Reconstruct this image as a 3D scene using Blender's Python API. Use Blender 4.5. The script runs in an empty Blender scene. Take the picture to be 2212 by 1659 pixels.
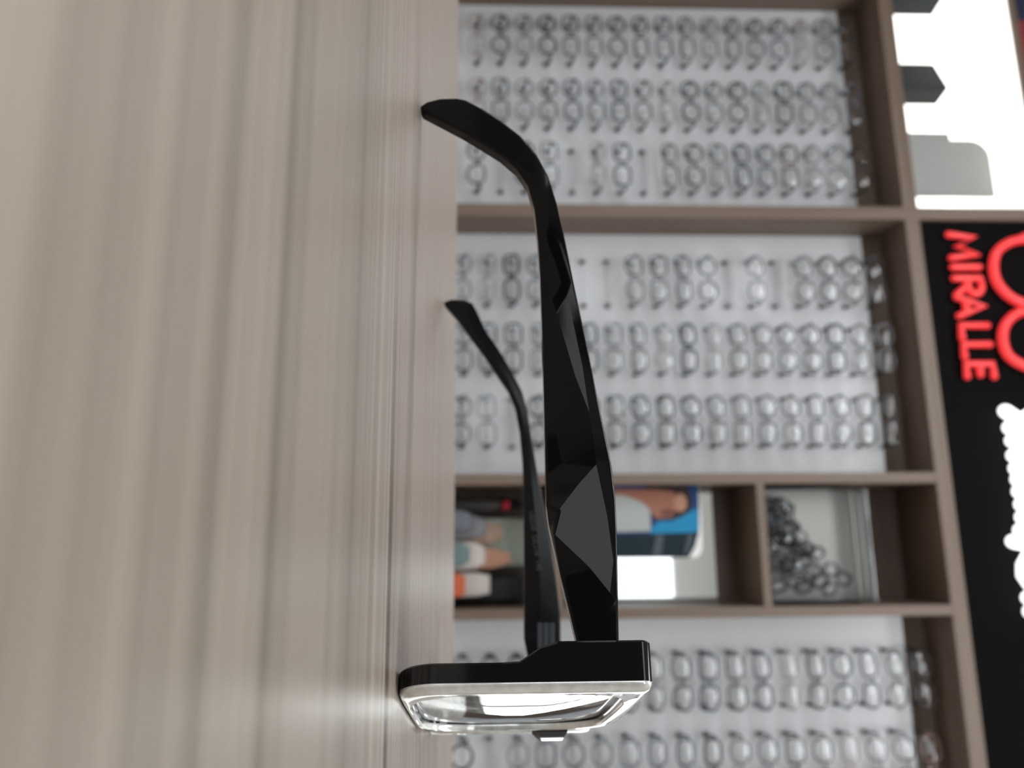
import bpy, bmesh, math, random
from mathutils import Vector, Matrix
from mathutils.geometry import delaunay_2d_cdt
random.seed(7)
sc = bpy.context.scene
COL = sc.collection
V = Vector

# ---------------------------------------------------------------- camera
# The photograph was taken with the camera lying on the table, turned a quarter turn:
# the right-hand side of the picture is up in the room.
FPX = 1661.0
YAW = math.radians(11.9); PITCH = math.radians(2.1)
TZ = 0.75                                    # table top height
CAM = V((0, 0, TZ + 0.016))
ZUP = V((0, 0, 1))
F0 = V((-math.sin(YAW), math.cos(YAW), 0))
RT = V((math.cos(YAW), math.sin(YAW), 0))
FW = F0 * math.cos(PITCH) + ZUP * math.sin(PITCH)
UP = RT.cross(FW)
cd = bpy.data.cameras.new('camera')
cam = bpy.data.objects.new('camera', cd); COL.objects.link(cam)
rot = Matrix((UP, -RT, -FW)).transposed()    # image right = up, image top = left
cam.matrix_world = Matrix.Translation(CAM) @ rot.to_4x4()
cd.sensor_width = 36; cd.lens = 36 * FPX / 2212
cd.clip_start = 0.003; cd.clip_end = 30
cd.dof.use_dof = True; cd.dof.focus_distance = 0.146
cd.dof.aperture_fstop = 27.03 / 1.5
sc.camera = cam

def ray(px, py): return FW * FPX + RT * (py - 829.5) + UP * (px - 1106)
def on_y(px, py, y):
    d = ray(px, py); return CAM + d * (y / d.y)
def on_z(px, py, z):
    d = ray(px, py); return CAM + d * ((z - CAM.z) / d.z)
def on_plane(px, py, p0, n):
    d = ray(px, py); return CAM + d * ((p0 - CAM).dot(n) / d.dot(n))

# ---------------------------------------------------------------- world, lights, exposure
w = bpy.data.worlds.new('world'); sc.world = w; w.use_nodes = True
w.node_tree.nodes['Background'].inputs[0].default_value = (0.90, 0.95, 1.0, 1)
w.node_tree.nodes['Background'].inputs[1].default_value = 1.6
def area(name, loc, target, sx, sy, power, color):
    l = bpy.data.lights.new(name, 'AREA'); l.shape = 'RECTANGLE'; l.size = sx; l.size_y = sy
    l.energy = power; l.color = color
    o = bpy.data.objects.new(name, l); COL.objects.link(o)
    o.location = loc; o.rotation_euler = (V(target) - V(loc)).to_track_quat('-Z', 'Y').to_euler()
    return o
area('daylight_front_window', (-0.42, -2.72, 2.08), (-0.42, 0, 2.08), 5.1, 0.8, 20, (0.96, 0.98, 1.0))
area('daylight_left_window', (-3.32, -.9, 1.5), (0, -.9, 1.5), 1.5, 1.3, 34, (0.86, 0.93, 1.0))
area('added_rear_window_light', (1.75, 2.72, 1.55), (1.75, 0, 1.55), 1.4, 1.7, 42, (0.98, 1.0, 0.96))  # added light out of view, brightens the front of the eyeglasses
sc.view_settings.view_transform = 'Standard'
sc.view_settings.look = 'None'
sc.view_settings.exposure = 0.0
sc.view_settings.gamma = 1
sc.view_settings.use_curve_mapping = False
sc.cycles.use_denoising = True
sc.cycles.max_bounces = 8; sc.cycles.transparent_max_bounces = 24
sc.cycles.caustics_reflective = False; sc.cycles.caustics_refractive = False
sc.cycles.sample_clamp_indirect = 6

# ---------------------------------------------------------------- materials
def new_mat(name):
    m = bpy.data.materials.new(name); m.use_nodes = True
    nt = m.node_tree; b = nt.nodes['Principled BSDF']
    return m, nt, b
def mat(name, col, rough=0.5, metal=0.0, spec=0.5, emis=None, estr=0, coat=0, noise=0.0, nscale=30):
    m, nt, b = new_mat(name)
    b.inputs['Base Color'].default_value = (*col, 1)
    b.inputs['Roughness'].default_value = rough
    b.inputs['Metallic'].default_value = metal
    b.inputs['Specular IOR Level'].default_value = spec
    b.inputs['Coat Weight'].default_value = coat
    if emis:
        b.inputs['Emission Color'].default_value = (*emis, 1)
        b.inputs['Emission Strength'].default_value = estr
    if noise:
        tc = nt.nodes.new('ShaderNodeTexCoord'); n = nt.nodes.new('ShaderNodeTexNoise')
        n.inputs['Scale'].default_value = nscale; n.inputs['Detail'].default_value = 4
        nt.links.new(tc.outputs['Object'], n.inputs['Vector'])
        r = nt.nodes.new('ShaderNodeValToRGB')
        r.color_ramp.elements[0].color = (*[c * (1 - noise) for c in col], 1)
        r.color_ramp.elements[1].color = (*[min(1, c * (1 + noise)) for c in col], 1)
        r.color_ramp.elements[0].position = .3; r.color_ramp.elements[1].position = .7
        nt.links.new(n.outputs['Fac'], r.inputs['Fac']); nt.links.new(r.outputs['Color'], b.inputs['Base Color'])
    return m
def wood(name, c1, c2, fine, broad, rough, axis='X', dark_line=None):
    """linear laminate grain running along the given object axis"""
    m, nt, b = new_mat(name); N = nt.nodes; L = nt.links
    tc = N.new('ShaderNodeTexCoord')
    def noise(across, along, detail=3):
        mp = N.new('ShaderNodeMapping')
        s = {'X': (along, across, across), 'Z': (across, across, along), 'Y': (across, along, across)}[axis]
        mp.inputs['Scale'].default_value = s
        n = N.new('ShaderNodeTexNoise'); n.inputs['Scale'].default_value = 1; n.inputs['Detail'].default_value = detail
        L.new(tc.outputs['Object'], mp.inputs['Vector']); L.new(mp.outputs['Vector'], n.inputs['Vector'])
        return n.outputs['Fac']
    def math_(op, a, v):
        k = N.new('ShaderNodeMath'); k.operation = op
        if isinstance(a, (int, float)): k.inputs[0].default_value = a
        else: L.new(a, k.inputs[0])
        if isinstance(v, (int, float)): k.inputs[1].default_value = v
        else: L.new(v, k.inputs[1])
        return k.outputs[0]
    f1 = noise(fine, 1.5, 2); f2 = noise(broad, .8, 3); f3 = noise(fine * .3, .9, 2)
    s = math_('ADD', math_('MULTIPLY', f1, .62), math_('ADD', math_('MULTIPLY', f2, .15), math_('MULTIPLY', f3, .23)))
    r = N.new('ShaderNodeValToRGB'); r.color_ramp.elements[0].position = .40; r.color_ramp.elements[1].position = .60
    r.color_ramp.elements[0].color = (*c1, 1); r.color_ramp.elements[1].color = (*c2, 1)
    L.new(s, r.inputs['Fac'])
    out = r.outputs['Color']
    if dark_line:                                   # a dark line along the table top, paler beyond it: y = y0 + k x, half width hw
        y0, k, hw, tint = dark_line
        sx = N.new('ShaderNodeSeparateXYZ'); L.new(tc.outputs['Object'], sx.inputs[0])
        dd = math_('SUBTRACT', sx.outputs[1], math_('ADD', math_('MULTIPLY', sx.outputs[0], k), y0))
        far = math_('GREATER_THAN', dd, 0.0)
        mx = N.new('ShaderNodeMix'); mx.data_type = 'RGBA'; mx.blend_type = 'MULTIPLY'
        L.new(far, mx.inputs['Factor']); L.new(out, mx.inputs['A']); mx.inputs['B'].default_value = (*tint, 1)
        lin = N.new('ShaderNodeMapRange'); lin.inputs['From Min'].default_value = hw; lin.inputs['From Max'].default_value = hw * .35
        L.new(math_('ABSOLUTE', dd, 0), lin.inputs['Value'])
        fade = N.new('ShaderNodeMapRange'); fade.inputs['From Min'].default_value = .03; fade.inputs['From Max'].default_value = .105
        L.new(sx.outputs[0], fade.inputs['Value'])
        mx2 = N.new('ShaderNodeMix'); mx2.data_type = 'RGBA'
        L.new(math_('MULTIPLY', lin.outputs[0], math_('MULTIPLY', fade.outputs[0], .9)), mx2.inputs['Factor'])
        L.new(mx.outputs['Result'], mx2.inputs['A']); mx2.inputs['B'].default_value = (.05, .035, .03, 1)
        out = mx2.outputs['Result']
    L.new(out, b.inputs['Base Color'])
    b.inputs['Roughness'].default_value = rough
    bp = N.new('ShaderNodeBump'); bp.inputs['Strength'].default_value = .04; bp.inputs['Distance'].default_value = .0003
    L.new(f1, bp.inputs['Height']); L.new(bp.outputs[0], b.inputs['Normal'])
    return m

M = {}
M['table'] = wood('table_laminate', (.110, .087, .066), (.308, .261, .216), 1700, 40, .34, 'X', dark_line=(.0748, .0, .0034, (1.10, 1.07, 1.10)))
M['cab'] = wood('cabinet_wood', (.136, .092, .066), (.192, .138, .103), 260, 25, .5, 'Z')
M['cabx'] = wood('cabinet_wood_level', (.136, .092, .066), (.192, .138, .103), 260, 25, .5, 'X')
M['cabdark'] = wood('cabinet_back_wood', (.11, .07, .052), (.17, .112, .085), 200, 20, .5, 'X')
M['board'] = mat('display_board_white', (.585, .595, .615), .3, noise=.03, nscale=3)
M['black'] = mat('black_acetate', (.004, .004, .0045), .06, spec=.5)
M['temple'] = mat('temple_black_acetate', (.0035, .0032, .0035), .07, spec=.2)
M['matte_black'] = mat('soft_black_acetate', (.005, .005, .0055), .2, spec=.22)
M['pale_rim'] = mat('pale_rim_front', (.88, .89, .84), .08, metal=.25, coat=1.0, noise=.16, nscale=420)
M['steel'] = mat('hinge_steel', (.10, .11, .125), .35, metal=1)
M['print'] = mat('grey_print', (.05, .06, .065), .5)
M['peg'] = mat('dark_peg', (.035, .037, .04), .4)
M['sign'] = mat('black_sign_panel', (.0035, .0035, .004), .7, spec=.05)
M['red'] = mat('red_lit_letters', (.5, .02, .02), .3, emis=(.78, .040, .045), estr=.93)
M['whitelit'] = mat('white_lit_letters', (.8, .8, .8), .3, emis=(1, 1, .97), estr=2.2)
M['niche_glow'] = mat('glowing_niche_white', (.9, .9, .88), .5, emis=(1, .99, .95), estr=1.9)
M['darkbox'] = mat('charcoal_box', (.020, .024, .028), .6, spec=.15)
M['greyplastic'] = mat('grey_stand', (.34, .35, .33), .45)
M['white'] = mat('white_paint', (.8, .8, .78), .5)
M['wall'] = mat('warm_wall_paint', (.50, .47, .44), .8, noise=.03)
M['dwall'] = mat('dark_wall_paint', (.075, .068, .062), .8, noise=.05)
M['floor'] = wood('floor_boards', (.62, .57, .51), (.78, .73, .66), 120, 9, .4, 'X')
M['lamp'] = mat('lamp_diffuser', (.9, .9, .9), .5, emis=(.97, .98, 1.0), estr=16)
M['lamp_large'] = mat('large_lamp_diffuser', (.9, .9, .9), .5, emis=(.96, .98, 1.0), estr=10)
M['mirror'] = mat('mirror_glass', (.86, .87, .86), .03, metal=1)
M['navy'] = mat('navy_print', (.012, .02, .055), .5)
M['signred'] = mat('red_print', (.26, .03, .035), .5)

def clear_mat(name, tint, trans, rough=.03, ior=1.5):
    """clear sheet: light passes through, surface mirrors by Fresnel"""
    m = bpy.data.materials.new(name); m.use_nodes = True; nt = m.node_tree; nt.nodes.clear()
    o = nt.nodes.new('ShaderNodeOutputMaterial'); mx = nt.nodes.new('ShaderNodeMixShader')
    t = nt.nodes.new('ShaderNodeBsdfTransparent'); g = nt.nodes.new('ShaderNodeBsdfGlossy'); fr = nt.nodes.new('ShaderNodeFresnel')
    t.inputs[0].default_value = (*tint, 1); g.inputs['Roughness'].default_value = rough
    g.inputs['Color'].default_value = (.95, .98, 1, 1)
    fr.inputs[0].default_value = ior
    body = t.outputs[0]
    if trans < 1:
        d = nt.nodes.new('ShaderNodeBsdfDiffuse'); d.inputs[0].default_value = (*[c * .8 for c in tint], 1)
        m2 = nt.nodes.new('ShaderNodeMixShader'); m2.inputs[0].default_value = trans
        nt.links.new(d.outputs[0], m2.inputs[1]); nt.links.new(t.outputs[0], m2.inputs[2]); body = m2.outputs[0]
    nt.links.new(fr.outputs[0], mx.inputs[0]); nt.links.new(body, mx.inputs[1]); nt.links.new(g.outputs[0], mx.inputs[2])
    nt.links.new(mx.outputs[0], o.inputs[0])
    return m
M['lens'] = clear_mat('demo_lens', (.97, .97, .96), 1, ior=1.55)
M['biglens'] = clear_mat('clear_lens', (.95, .95, .93), 1, .01, 1.55)
M['acrylic'] = clear_mat('clear_acrylic', (.97, .98, .99), 1, .03, 1.35)
M['pane'] = clear_mat('window_glass', (.97, .98, .98), 1, .0, 1.2)

FRAMES = {
 'black': mat('frame_black', (.012, .012, .014), .15),
 'charcoal': mat('frame_charcoal', (.05, .053, .06), .2),
 'slate grey': clear_mat('frame_slate', (.13, .15, .18), .22, .1),
 'navy': mat('frame_navy', (.02, .035, .075), .2),
 'brown': mat('frame_brown', (.09, .055, .04), .2),
 'smoky clear': clear_mat('frame_smoke', (.27, .28, .30), .4, .1),
 'clear': clear_mat('frame_clear', (.6, .61, .62), .6, .1),
 'rose': clear_mat('frame_rose', (.62, .40, .36), .5, .1),
}

# ---------------------------------------------------------------- helpers
def link(o, parent=None):
    COL.objects.link(o)
    if parent: o.parent = parent
    return o
def obj(name, bm, m, parent=None, smooth=False, world=False, recalc=True):
    if recalc: bmesh.ops.recalc_face_normals(bm, faces=bm.faces)
    me = bpy.data.meshes.new(name); bm.to_mesh(me); bm.free()
    for mm in (m if isinstance(m, (list, tuple)) else [m]): me.materials.append(mm)
    if smooth: me.shade_smooth()
    o = link(bpy.data.objects.new(name, me), parent)
    if world and parent:                       # mesh was built in room coordinates
        me.transform(WORLD_INV[parent.name])
    return o
WORLD_INV = {}
def empty(name, loc, label, cat, group=None, rz=0):
    o = link(bpy.data.objects.new(name, None)); o.location = loc; o.rotation_euler = (0, 0, rz); o.empty_display_size = .05
    WORLD_INV[o.name] = (Matrix.Translation(V(loc)) @ Matrix.Rotation(rz, 4, 'Z')).inverted()
    return tag(o, label, cat, group)
def tag(o, label, cat, group=None, kind=None):
    o['label'] = label; o['category'] = cat
    if group: o['group'] = group
    if kind: o['kind'] = kind
    return o
def struct(o): o['kind'] = 'structure'; return o
def box(bm, x0, x1, y0, y1, z0, z1, mi=0):
    vs = [bm.verts.new((x, y, z)) for x in (x0, x1) for y in (y0, y1) for z in (z0, z1)]
    for f in ((0, 1, 3, 2), (4, 6, 7, 5), (0, 4, 5, 1), (2, 3, 7, 6), (0, 2, 6, 4), (1, 5, 7, 3)):
        fc = bm.faces.new([vs[i] for i in f]); fc.material_index = mi
    return vs
def mk_box(name, dims, m, parent=None, world=False, bevel=0.0):
    bm = bmesh.new(); box(bm, *dims)
    if bevel: bmesh.ops.bevel(bm, geom=list(bm.edges), offset=bevel, segments=2, affect='EDGES', profile=.5)
    return obj(name, bm, m, parent, world=world)
def tube(bm, pts, r, seg=8, closed=False, flat=1.0, cap=True, up=V((0, 1, 0))):
    """sweep an (optionally flattened) circle along pts; flat scales it across 'up'"""
    rings = []; n = len(pts)
    for i, p in enumerate(pts):
        a = pts[(i - 1) % n] if closed or i else pts[i]; b = pts[(i + 1) % n] if closed or i < n - 1 else pts[i]
        t = (b - a).normalized(); s = t.cross(up)
        if s.length < 1e-5: s = t.cross(V((1, 0, 0)))
        s.normalize(); u = s.cross(t).normalized()
        rr = r[i] if isinstance(r, (list, tuple)) else r
        rings.append([bm.verts.new(p + s * (math.cos(2 * math.pi * k / seg) * rr) + u * (math.sin(2 * math.pi * k / seg) * rr * flat)) for k in range(seg)])
    m = n if closed else n - 1
    for i in range(m):
        A, B = rings[i], rings[(i + 1) % n]
        for k in range(seg): bm.faces.new((A[k], A[(k + 1) % seg], B[(k + 1) % seg], B[k]))
    if cap and not closed:
        for R_ in (rings[0], rings[-1]):
            bm.faces.new(R_)
def capsule(bm, pts, r, seg=12):
    """rounded-end tube"""
    pts = [V(p) for p in pts]
    d0 = (pts[0] - pts[1]).normalized(); d1 = (pts[-1] - pts[-2]).normalized()
    P = []; Rr = []
    for k in (80, 60, 40, 20):
        a = math.radians(k); P.append(pts[0] + d0 * r * math.sin(a)); Rr.append(r * math.cos(a))
    for p in pts: P.append(p); Rr.append(r)
    for k in (20, 40, 60, 80):
        a = math.radians(k); P.append(pts[-1] + d1 * r * math.sin(a)); Rr.append(r * math.cos(a))
    tube(bm, P, Rr, seg)

# ---------------------------------------------------------------- the room
X0, X1, Y0, Y1, H = -3.2, 3.2, -2.6, 2.6, 2.95
def wall_with_hole(name, m, axis, pos, a0, a1, hole, thick, outward, m2=None):
    bm = bmesh.new(); h0, h1, z0, z1 = hole
    for (p, q, r, s) in ((a0, h0, 0, H), (h1, a1, 0, H), (h0, h1, 0, z0), (h0, h1, z1, H)):
        if axis == 'Y': box(bm, p, q, min(pos, pos + outward * thick), max(pos, pos + outward * thick), r, s, 1 if (m2 and r >= z1) else 0)
        else: box(bm, min(pos, pos + outward * thick), max(pos, pos + outward * thick), p, q, r, s)
    return struct(obj(name, bm, [m, m2] if m2 else m))
struct(mk_box('floor', (X0, X1, Y0, Y1, -.1, 0), M['floor']))
struct(mk_box('ceiling', (X0, X1, Y0, Y1, H, H + .1), M['wall']))
struct(mk_box('wall_right', (X1, X1 + .1, Y0, Y1, 0, H), M['wall']))
wall_with_hole('wall_front', M['dwall'], 'Y', Y0, X0, X1, (-3.0, 2.15, 1.68, 2.48), .1, -1, M['white'])
wall_with_hole('wall_back', M['wall'], 'Y', Y1, X0, X1, (1.05, 2.45, .7, 2.4), .1, 1)
wall_with_hole('wall_left', M['wall'], 'X', X0, Y0, Y1, (-1.7, -.1, .8, 2.2), .1, -1)
def window(name, x0, x1, y, z0, z1, nx):
    e = link(bpy.data.objects.new(name, None)); e.location = (0, y, 0); struct(e); WORLD_INV[e.name] = Matrix.Translation((0, -y, 0))
    bm = bmesh.new(); t = .045
    for b in ((x0, x1, z0, z0 + t), (x0, x1, z1 - t, z1), (x0, x0 + t, z0 + t, z1 - t), (x1 - t, x1, z0 + t, z1 - t)):
        box(bm, b[0], b[1], y - .03, y + .03, b[2], b[3])
    for i in range(1, nx):
        xc = x0 + (x1 - x0) * i / nx; box(bm, xc - .02, xc + .02, y - .02, y + .02, z0 + t, z1 - t)
    obj('window_frame', bm, M['white'], e, world=True)
    mk_box('window_pane', (x0 + t, x1 - t, y - .003, y + .003, z0 + t, z1 - t), M['pane'], e, world=True)
window('window_1', -3.0, 2.15, Y0 - .05, 1.68, 2.48, 5)
window('added_rear_window', 1.05, 2.45, Y1 + .05, .7, 2.4, 2)  # unseen window added for the rims and lenses to mirror
w3 = link(bpy.data.objects.new('window_3', None)); w3.location = (X0 - .05, 0, 0); struct(w3); WORLD_INV['window_3'] = Matrix.Translation((-(X0 - .05), 0, 0))
bm = bmesh.new()
for b in ((-1.7, -.1, .8, .845), (-1.7, -.1, 2.155, 2.2), (-1.7, -1.655, .845, 2.155), (-.145, -.1, .845, 2.155), (-.92, -.88, .845, 2.155)):
    box(bm, X0 - .08, X0 - .02, b[0], b[1], b[2], b[3])
obj('window_frame', bm, M['white'], w3, world=True)
mk_box('window_pane', (X0 - .053, X0 - .047, -1.655, -.145, .845, 2.155), M['pane'], w3, world=True)
def ceiling_lamp(i, x, y, w_, d_):
    where = ['over the table, far from the windows', 'over the table, near the added rear window', 'nearest the display cabinet, far end', 'nearest the display cabinet, window end'][i]
    e = empty('ceiling_light', (x, y, H - .045), 'white ceiling light panel ' + where, 'ceiling light', 'ceiling light panels')
    bm = bmesh.new()
    for b in ((-w_, w_, -d_, -d_ + .015), (-w_, w_, d_ - .015, d_), (-w_, -w_ + .015, -d_ + .015, d_ - .015), (w_ - .015, w_, -d_ + .015, d_ - .015)):
        box(bm, b[0], b[1], b[2], b[3], 0, .045)
    obj('lamp_frame', bm, M['white'], e)
    mk_box('lamp_diffuser', (-w_ + .015, w_ - .015, -d_ + .015, d_ - .015, .01, .03), M['lamp'] if d_ < .2 else M['lamp_large'], e)
for i, a_ in enumerate(((-.72, -.02, .60, .36), (.62, -.02, .60, .36), (-.9, .9, .62, .11), (.9, .9, .62, .11))): ceiling_lamp(i, *a_)

# ---------------------------------------------------------------- the table
tb = empty('table', (-.1, .06, 0), 'pale brown wood-grain table top under the black eyeglasses', 'table')
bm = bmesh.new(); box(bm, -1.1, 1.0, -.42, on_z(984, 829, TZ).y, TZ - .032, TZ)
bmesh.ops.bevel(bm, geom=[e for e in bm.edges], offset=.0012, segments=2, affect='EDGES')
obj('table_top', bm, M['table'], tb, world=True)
for x in (-1.0, .87):
    for y in (-.36, .30): mk_box('leg', (x, x + .05, y, y + .05, 0, TZ - .032), M['steel'], tb, world=True)
for y in (-.345, .315): mk_box('apron', (-.95, .87, y, y + .02, TZ - .10, TZ - .032), M['steel'], tb, world=True)

# ---------------------------------------------------------------- the eyeglasses on the table
T1 = on_z(907, 230, TZ); T2 = on_z(957, 653, TZ)
MID = (T1 + T2) / 2
LAT = (T2 - T1); LAT.z = 0; LAT.normalize()
AX = V((LAT.y, -LAT.x, 0))
gl = empty('eyeglasses', MID + AX * .149, 'large glossy black eyeglasses standing open on the wood-grain table', 'eyeglasses')
def A_(L): return .149 + .13 * L - .93 * L * L
def GP(L, z, d=0.0):                            # lateral, height, distance in front (+) or behind (-) the curved front
    return MID + AX * (A_(L) + d) + LAT * L + V((0, 0, z))
def rrect(cx, cz, hw, hh, n_up, n_lo, N=72):
    pts = []
    for k in range(N):
        t = 2 * math.pi * k / N; c, s = math.cos(t), math.sin(t)
        e = n_up if s > 0 else n_lo
        pts.append((cx + hw * math.copysign(abs(c) ** (2 / e), c), cz + hh * math.copysign(abs(s) ** (2 / e), s)))
    return pts
def sstep(a, b, x):
    t = max(0, min(1, (x - a) / (b - a))); return t * t * (3 - 2 * t)
def rear(L, z):
    return .0047 + .0036 * sstep(.0215, .0290, z) * sstep(.045, .058, abs(L))
def strip(bm, rings, closed=True):
    for A, B in zip(rings[:-1], rings[1:]):
        n = len(A)
        for k in range(n): bm.faces.new((A[k], A[(k + 1) % n], B[(k + 1) % n], B[k]))
def rounded(sgn, x0, x1, z0, z1, rot_, rit, rib, rob, n=9):
    """rounded rectangle; x0 = nose side, x1 = outer side; radii: outer top, nose top, nose bottom, outer bottom"""
    P = []
    for (cx, cz, r_, a0) in ((x1 - rot_, z1 - rot_, rot_, 0), (x0 + rit, z1 - rit, rit, 90), (x0 + rib, z0 + rib, rib, 180), (x1 - rob, z0 + rob, rob, 270)):
        for q in range(n):
            a = math.radians(a0 + 90 * q / (n - 1)); P.append((cx + r_ * math.cos(a), cz + r_ * math.sin(a)))
    Q = []                                       # fill the straight runs so that they follow the curve of the front
    for A, B in zip(P, P[1:] + P[:1]):
        m_ = max(1, int(math.hypot(B[0] - A[0], B[1] - A[1]) / .0035))
        for t in range(m_): Q.append((sgn * (A[0] + (B[0] - A[0]) * t / m_), A[1] + (B[1] - A[1]) * t / m_))
    return Q
OUT = {}; INN = {}
for sgn in (-1, 1):
    OUT[sgn] = rounded(sgn, .0080, .0690, 0, .0470, .0018, .016, .015, .0075)
    INN[sgn] = rounded(sgn, .0094, .0640, .0018, .0432, .008, .015, .014, .011)
def match(A, B):
    """resample the inner outline so that it pairs point by point with the outer one"""
    c = (sum(p[0] for p in A) / len(A), sum(p[1] for p in A) / len(A)); out = []
    for (x, y) in A:
        dx, dy = x - c[0], y - c[1]; best = None
        for (p, q) in zip(B, B[1:] + B[:1]):
            ex_, ey_ = q[0] - p[0], q[1] - p[1]; den = dx * ey_ - dy * ex_
            if abs(den) < 1e-12: continue
            t = ((p[0] - c[0]) * ey_ - (p[1] - c[1]) * ex_) / den; u = ((p[0] - c[0]) * dy - (p[1] - c[1]) * dx) / den
            if t > 0 and -1e-6 <= u <= 1 + 1e-6: best = t
        out.append((c[0] + dx * best, c[1] + dy * best))
    return out
for sgn in (-1, 1): INN[sgn] = match(OUT[sgn], INN[sgn])
def ring(bm, pts, d, shrink=0.0, c=None):
    r = []
    for (L, z) in pts:
        if shrink:
            v = V((c[0] - L, c[1] - z)); q = v.normalized() * shrink; L += q.x; z += q.y
        dd = d(L, z) if callable(d) else d
        r.append(bm.verts.new(GP(L, z, dd)))
    return r
bmb = bmesh.new()
for sgn in (-1, 1):
    c = (sgn * .0383, .023)
    o0 = ring(bmb, OUT[sgn], -.0012); o1 = ring(bmb, OUT[sgn], lambda L, z: -rear(L, z) + .0004)
    o2 = ring(bmb, OUT[sgn], lambda L, z: -rear(L, z), .0005, c)
    i2 = ring(bmb, INN[sgn], lambda L, z: -.0042, -.0003, c); i0 = ring(bmb, INN[sgn], -.0012)
    strip(bmb, [i0, o0, o1, o2, i2, i0])
# bridge between the rims
for (m0, d0, d1) in ((0, .0012, -.0055),):
    vs = []
    for k in range(9):
        L = -.0088 + .0176 * k / 8; q_ = 1 - (L / .0088) ** 2; zb = .0290 + .002 * q_; zt = .0370 - .001 * q_
        vs.append([bmb.verts.new(GP(L, z, d + .0020 * q_)) for (z, d) in ((zb, d0 - .0006), (zt, d0 - .0006), (zt, d1), (zb, d1))])
    strip(bmb, vs)
    bmb.faces.new(vs[0]); bmb.faces.new(vs[-1])
front = obj('frame_front', bmb, M['black'], gl, smooth=True, world=True)
front.data.set_sharp_from_angle(angle=math.radians(32))
# pale, finely mottled layer on the front of each rim
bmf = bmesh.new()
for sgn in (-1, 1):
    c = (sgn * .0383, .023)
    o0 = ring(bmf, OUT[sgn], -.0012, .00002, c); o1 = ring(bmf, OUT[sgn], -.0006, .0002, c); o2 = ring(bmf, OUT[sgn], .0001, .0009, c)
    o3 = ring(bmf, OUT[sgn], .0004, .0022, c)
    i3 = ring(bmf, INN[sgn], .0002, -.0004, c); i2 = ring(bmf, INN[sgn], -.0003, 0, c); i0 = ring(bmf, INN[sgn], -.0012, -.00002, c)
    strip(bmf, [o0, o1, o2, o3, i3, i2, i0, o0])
fl = obj('front_layer', bmf, M['pale_rim'], gl, smooth=True, world=True)
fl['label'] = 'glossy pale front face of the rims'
# lenses
for sgn in (-1, 1):
    bml = bmesh.new(); c = (sgn * .0380, .0226); rs = []
    for q in (1, .93, .82, .68, .5, .3, .12):
        rs.append([bml.verts.new(GP(c[0] + (L - c[0]) * q, c[1] + (z - c[1]) * q, -.0016 + .0016 * (1 - q * q))) for (L, z) in INN[sgn]])
    strip(bml, rs); bml.faces.new(rs[-1])
    obj('lens', bml, M['biglens'], gl, smooth=True, world=True)
# nose pads
for sgn in (-1, 1):
    bmn = bmesh.new()
    capsule(bmn, [GP(sgn * .0088, .021, -.006), GP(sgn * .0098, .016, -.0075), GP(sgn * .0112, .0115, -.0085)], .0019, 8)
    obj('nose_pad', bmn, M['matte_black'], gl, smooth=True, world=True)

def plate(name, outline, inner, cons, p0, n, thick, m, parent, d_out=0.0, bev=.0006):
    """slab in a vertical plane. outline: pixels in order. inner: (px,py,mm towards viewer). cons: feature lines as index lists into outline+inner"""
    allp = [(x, y, d_out) for (x, y) in outline] + list(inner)
    no = len(outline)
    pts2 = [V((x / 1000, y / 1000)) for (x, y, d) in allp]
    edges = [(i, (i + 1) % no) for i in range(no)]
    for c_ in cons: edges += list(zip(c_[:-1], c_[1:]))
    vo, eo, fo, ov, oe, of = delaunay_2d_cdt(pts2, edges, [], 1, 1e-6)
    bm_ = bmesh.new(); dep = []
    for i, v in enumerate(vo):
        src = ov[i][0] if ov[i] else None
        dep.append(allp[src][2] if src is not None else d_out)
    front_v = [bm_.verts.new(on_plane(v.x * 1000, v.y * 1000, p0 + n * (dep[i] / 1000), n)) for i, v in enumerate(vo)]
    for f in fo: bm_.faces.new([front_v[i] for i in f])
    bm_.edges.ensure_lookup_table()
    sharp = set()
    for i, e in enumerate(eo):
        if oe[i]: sharp.add(frozenset(e))
    loop = []
    inv = {}
    for i in range(len(vo)):
        for s in ov[i]: inv[s] = i
    idx = [inv[i] for i in range(no)]
    back = [bm_.verts.new(front_v[i].co - n * thick) for i in idx]
    for k in range(no):
        k2 = (k + 1) % no
        bm_.faces.new((front_v[idx[k]], front_v[idx[k2]], back[k2], back[k]))
    bm_.faces.new(back)
    bmesh.ops.recalc_face_normals(bm_, faces=bm_.faces)
    fset = {front_v[i]: i for i in range(len(vo))}
    for e in bm_.edges:
        a, b = e.verts
        if a in fset and b in fset: e.smooth = frozenset((fset[a], fset[b])) not in sharp
        elif a not in fset and b not in fset: e.smooth = False
        else: e.smooth = True
    for f in bm_.faces: f.smooth = True
    o = obj(name, bm_, m, parent, world=True, recalc=False)
    mod = o.modifiers.new('bevel', 'BEVEL'); mod.width = bev; mod.segments = 3; mod.limit_method = 'ANGLE'; mod.angle_limit = math.radians(55); mod.harden_normals = True
    return o
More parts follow.
